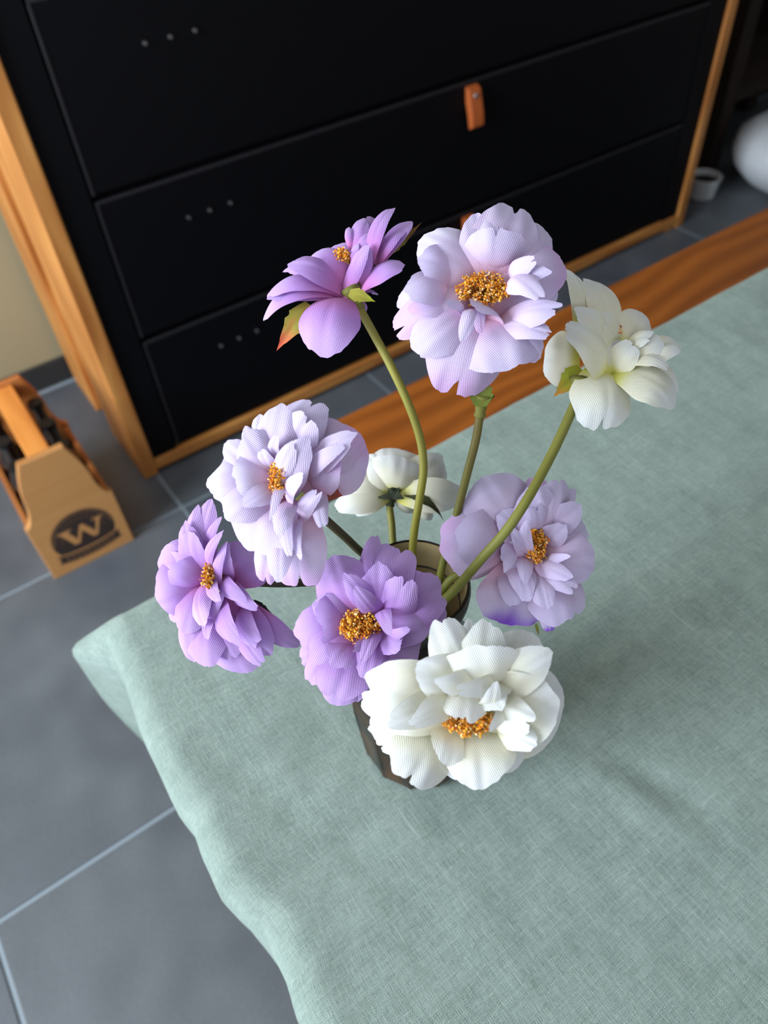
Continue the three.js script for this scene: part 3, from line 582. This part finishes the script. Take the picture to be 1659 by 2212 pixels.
// 4 left, pale lilac
flower({ kind: 'lilac', label: 'pale lilac artificial flower facing left, directly above the lower left purple flower', o: [420, 840], s: 4.1475, c: [760, 830], d: 0.30, axis: [-.5, .1, .85],
  stem: [[668, 1088, .317], [684, 1105, .319], [705, 1124, .322], [745, 1160, .333], [785, 1197, .346], [835, 1232, .360], [880, 1268, .374]], stemColors: [[66, 60, 36], [78, 74, 42]],
  petals: [
    [1510, 430, 640, -10, { b: [900, 820], edge: PINKED, n: 0, nf: [.3, 0, 1] }], [430, 350, 180, -7], [575, 228, 280, -6], [1060, 95, 460, -5, { n: .08 }], [255, 510, 300, -4], [610, 1740, 250, -10, { b: [800, 1100], edge: PINKED }], [930, 1780, 480, -7, { b: [930, 1020], n: .12, edge: PINKED }],
    [118, 830, 440, -4, { edge: PALE, jag: .08 }], [800, 145, 420, 0], [450, 410, 360, 1], [250, 1110, 400, 0], [500, 1440, 600, 0, { b: [770, 960], n: 0, jag: .06 }],
    [355, 770, 430, 4, { b: [750, 800], n: 0, edge: PALE }], [600, 560, 160, 4, { b: [760, 720] }], [720, 428, 120, 6, { b: [775, 660] }], [1000, 265, 330, 5, { b: [900, 560], n: .14 }], [450, 1020, 200, 6, { b: [790, 940], bow: .5 }], [700, 1290, 330, 3, { b: [800, 1000] }],
    [980, 460, 300, 8, { b: [800, 970], bow: .4, nf: [-.3, 0, 1] }], [860, 520, 210, 9, { b: [780, 980], bow: .3 }], [1420, 400, 240, 7, { b: [1010, 820], jag: .06, bow: .3 }], [1300, 510, 140, 9, { b: [1010, 820], jag: .05 }], [1280, 620, 220, 4, { b: [1120, 960], edge: PINKED }], [1140, 1215, 140, 6, { b: [1120, 880] }],
    [930, 785, 160, 12, { b: [900, 1040], bow: .4 }], [765, 1300, 180, 12, { b: [890, 1000], bow: .4, n: 0 }], [1090, 930, 150, 8, { b: [920, 1200], bow: .3 }], [935, 1500, 120, 8, { b: [960, 1080], round: .8 }], [840, 1490, 130, 8, { b: [870, 1030] }], [745, 1695, 240, 5, { b: [850, 1160], round: .7 }], [688, 1150, 90, 12, { b: [840, 1020], bow: .8 }]],
  stamens: [720, 800, 85, 160, 4, 90, [-.5, .1, .85]],
  sepals: [[1120, 900, 1330, 960, 260, -4, RUST, [150, 60, 48]]] });
// 5 lower left, purple
flower({ kind: 'purple', label: 'purple artificial flower at the far left, facing left over the tablecloth corner', o: [310, 1060], s: 4.6083, c: [660, 900], d: 0.334, axis: [-.55, .05, .8],
  stem: [[522, 1250, .347], [540, 1256, .347], [600, 1260, .347], [690, 1257, .351], [790, 1254, .360], [890, 1268, .376]], stemColors: [[56, 48, 32], [66, 58, 36]], calyx: [58, 46, 34],
  petals: [
    [1560, 1560, 220, -9, { b: [1060, 1130], round: .6 }], [1130, 590, 480, -8, { b: [860, 900], n: 0 }], [260, 1290, 260, -7], [950, 1830, 620, -8, { b: [850, 1000], n: 0 }], [1240, 1650, 360, -6, { b: [950, 1060] }],
    [165, 590, 420, -6], [235, 640, 260, -3], [500, 175, 220, -4], [640, 105, 260, -4], [105, 1010, 520, -2, { n: 0 }], [440, 1700, 300, -3],
    [400, 330, 240, 1], [430, 420, 280, 4], [280, 780, 370, 4, { n: 0 }], [390, 1410, 320, 3], [600, 1745, 400, 2, { b: [700, 1120], n: 0 }], [860, 1660, 310, 1, { b: [740, 1120] }],
    [740, 280, 100, 6, { b: [690, 640] }], [575, 1305, 240, 8, { b: [650, 880], edge: PINKED }], [730, 1085, 150, 9, { b: [700, 830] }], [750, 420, 110, 11, { b: [700, 820] }], [800, 530, 120, 9, { b: [790, 1020] }], [825, 570, 150, 8, { b: [890, 900] }],
    [925, 1535, 210, 11, { b: [790, 1010], round: .6 }], [1000, 1090, 150, 9, { b: [810, 860], bow: .5 }], [1095, 1170, 150, 7, { b: [910, 920], bow: .5 }], [1135, 1490, 160, 8, { b: [980, 1110] }], [1150, 1715, 200, 4, { b: [970, 1240] }], [1100, 1560, 150, 6, { b: [940, 1150] }], [780, 1020, 110, 6, { b: [700, 1420] }], [620, 1460, 130, 8, { b: [760, 1160] }]],
  stamens: [622, 860, 55, 125, 5, 60, [-.5, .1, .8]],
  sepals: [[1090, 1100, 1315, 1262, 110, -12, DARKG, [58, 52, 30]], [1000, 960, 1100, 860, 120, -10, [60, 46, 34], [78, 58, 42]]] });
// 6 centre front, purple
flower({ kind: 'purple', label: 'purple artificial flower facing forward, in front of the vase mouth, with an open orange heart', o: [610, 1140], s: 4.1475, c: [720, 860], d: 0.315, axis: [-.1, .15, 1],
  stem: [[800, 1345, .328], [815, 1325, .332], [845, 1300, .344], [875, 1280, .362], [898, 1278, .380]],
  petals: [
    [830, 48, 220, -7, { round: .9, neck: .5 }], [1060, 175, 460, -6, { n: .06 }], [1440, 520, 520, -4, { jag: .07 }], [1490, 780, 330, -5], [1200, 1200, 460, -4, { n: 0 }], [150, 1210, 280, -9], [220, 1400, 280, -7], [460, 1605, 430, -8], [640, 1560, 240, -7, { b: [740, 1000] }],
    [440, 285, 470, -2, { n: 0 }], [105, 950, 430, -4], [1330, 880, 350, 1, { n: 0 }], [470, 1530, 470, -1, { n: .05 }], [290, 670, 290, -1],
    [275, 1230, 390, 1], [850, 335, 300, 5, { b: [880, 800] }], [330, 850, 420, 4, { b: [620, 820], jag: .08 }], [1085, 470, 320, 8, { b: [960, 840], n: .1, nf: [-.2, 0, 1] }], [455, 1225, 300, 7, { b: [660, 1000], jag: .08 }],
    [740, 1345, 260, 7, { b: [880, 940] }], [1040, 1070, 230, 7, { b: [880, 960] }], [1110, 915, 100, 9, { b: [930, 980] }], [560, 435, 200, 9, { b: [890, 770], bow: .3 }], [670, 570, 170, 12, { b: [890, 775], bow: .3 }], [720, 1180, 130, 10, { b: [880, 880], bow: .4 }], [650, 1090, 120, 8, { b: [790, 970] }], [960, 935, 130, 14, { b: [925, 780], bow: .5 }]],
  stamens: [690, 880, 170, 150, 4, 170, [-.1, .1, 1]] });
// 7 front, white
flower({ kind: 'white', label: 'white artificial flower lowest in the bouquet, hanging over the front of the vase', o: [740, 1320], s: 3.318, c: [900, 700], d: 0.275, axis: [0, .1, 1],
  stem: [[1010, 1525, .290], [1000, 1505, .296], [965, 1440, .322], [930, 1370, .346], [905, 1310, .368], [900, 1290, .382]],
  petals: [
    [1390, 175, 430, -8], [1595, 690, 640, -7, { n: 0 }], [115, 640, 280, -8], [255, 985, 210, -9], [790, 1215, 280, -7], [1250, 1150, 300, -5], [945, 72, 230, -5],
    [195, 870, 230, -5, { b: [680, 780] }], [195, 750, 250, -3], [175, 520, 430, 0, { b: [770, 610], n: 0 }], [720, 80, 320, 1, { n: .03 }], [1050, 90, 340, 2, { n: 0 }], [470, 1225, 430, 2, { b: [680, 780], n: .12, bow: .35 }], [1010, 1255, 430, 5, { b: [960, 800], n: 0, bow: .45 }],
    [1535, 640, 480, 5, { b: [1120, 660], n: 0, bow: .3, cup: .3 }], [1375, 950, 190, 8, { b: [1080, 820] }], [1340, 810, 240, 12, { b: [1040, 650], bow: .4 }], [740, 1090, 250, 7, { b: [760, 790] }],
    [1480, 320, 280, 6, { b: [1000, 540], bow: .4 }], [560, 430, 320, 9, { b: [860, 500], n: 0, bow: .4 }], [1010, 285, 560, 10, { b: [990, 560], n: 0, bow: .35 }], [700, 520, 180, 12, { b: [960, 470], bow: .4 }],
    [335, 795, 210, 12, { b: [770, 590], bow: .3 }], [510, 800, 180, 15, { b: [830, 580], bow: .3 }], [870, 750, 290, 14, { b: [850, 560], bow: .35 }], [860, 575, 130, 16, { b: [990, 520], bow: .6 }], [1095, 545, 140, 16, { b: [960, 500], bow: .6 }], [1130, 675, 250, 12, { b: [1010, 550], bow: .4 }], [1080, 840, 90, 13, { b: [1070, 690], bow: .5 }]],
  stamens: [900, 800, 170, 110, 6, 150, [0, -.1, 1]] });
// 8 right, lilac
flower({ kind: 'lilac', label: 'mid lilac artificial flower low on the right, its lowest petal edged in deep violet', o: [920, 1000], s: 4.1475, c: [960, 760], d: 0.345, axis: [.25, .15, 1],
  stem: [[1135, 1185, .358], [1110, 1196, .360], [1070, 1212, .359], [1035, 1223, .358], [1000, 1236, .358], [975, 1250, .360], [959, 1270, .364], [945, 1300, .374]], stemColors: [[112, 116, 42], [106, 108, 38]],
  petals: [
    [1110, 1515, 130, -8, { edge: VIOLET, b: [1080, 1300] }], [1345, 220, 130, -8], [1000, 120, 340, -6, { edge: PINKED }], [1435, 560, 380, -6], [1345, 1385, 340, -5, { b: [1050, 900] }], [760, 1475, 620, -6, { b: [800, 900], edge: VIOLET, n: 0, jag: .06 }],
    [1200, 165, 320, -2], [135, 660, 620, -2, { b: [760, 720], edge: PINKED, n: 0, jag: .05 }], [540, 140, 560, 1, { b: [780, 680], n: 0 }], [1515, 930, 430, -2, { n: 0 }], [1195, 1455, 380, 0, { b: [1020, 920], n: 0 }],
    [960, 215, 370, 3, { b: [980, 640] }], [1385, 390, 240, 2, { b: [1020, 640] }], [285, 640, 460, 6, { b: [740, 720], n: 0 }], [680, 450, 270, 4, { b: [880, 700] }], [690, 830, 260, 1, { b: [960, 760] }], [760, 1010, 240, 0, { b: [960, 760] }], [1000, 395, 310, 5, { b: [960, 660], n: .1 }], [1250, 580, 200, 4, { b: [1010, 720] }],
    [780, 1270, 220, 6, { b: [760, 930] }], [910, 1225, 210, 9, { b: [800, 880], bow: .4 }], [1300, 1020, 150, 9, { b: [930, 910], bow: .4 }], [1335, 1120, 190, 8, { b: [930, 960], bow: .4 }], [1080, 1285, 210, 10, { b: [950, 950], bow: .4 }], [1260, 835, 80, 9, { b: [1050, 880] }],
    [880, 555, 130, 11, { b: [930, 870], bow: .3, nf: [-.4, 0, 1] }], [790, 605, 130, 10, { b: [870, 870], bow: .3 }], [880, 1050, 130, 12, { b: [860, 830] }], [715, 960, 120, 9, { b: [730, 690] }]],
  stamens: [1010, 740, 95, 150, 3, 110, [.25, .15, 1]],
  sepals: [[640, 900, 580, 1020, 90, -10, GREEN, GREEN], [985, 1440, 1015, 1555, 40, -8, GREEN, RUST]] });
// 9 behind, small white, seen from below
flower({ kind: 'white', label: 'small cream-white artificial flower behind the vase, seen from behind with its dark calyx', o: [680, 920], s: 4.366, c: [740, 640], d: 0.40, bz: 0, axis: [.05, .6, -.4],
  stem: [[847, 1070, .400], [842, 1090, .400], [846, 1130, .398], [851, 1185, .395], [866, 1230, .388], [888, 1275, .382]], calyx: [44, 52, 28],
  petals: [
    [415, 300, 330, -7, { nf: [0, 0, 1] }], [690, 192, 420, -8, { nf: [0, 0, 1], n: 0 }], [900, 230, 330, -7, { nf: [0, 0, 1] }], [1225, 300, 290, -7, { nf: [0, 0, 1] }], [1240, 400, 260, -6, { nf: [0, 0, 1] }],
    [1410, 650, 280, -3, { nf: [0, 0, 1] }], [370, 832, 140, -3, { nf: [0, 0, 1] }], [960, 805, 140, -3, { nf: [0, 0, 1] }], [1108, 885, 100, -3, { nf: [0, 0, 1], b: [960, 740] }],
    [215, 490, 210, 2, { nf: [0, 0, 1] }], [190, 770, 210, 3, { nf: [0, 0, 1] }], [1155, 510, 300, 1, { nf: [0, 0, 1] }], [530, 315, 300, 3, { nf: [0, 0, 1], bow: .5 }], [810, 290, 420, 5, { nf: [0, 0, 1], bow: .6, n: 0 }]],
  sepals: [[740, 690, 800, 570, 90, 5, DARKG, DARKG], [740, 690, 690, 580, 90, 5, DARKG, DARKG], [740, 660, 560, 680, 70, 5, DARKG, DARKG], [760, 650, 850, 690, 80, 6, DARKG, DARKG], [840, 640, 1220, 900, 130, 2, [52, 62, 26], [66, 44, 28], { nf: [.2, .6, 1], bow: .5 }], [340, 800, 190, 810, 60, 0, DARKG, GREEN]] });
renderer.render(scene, camera);
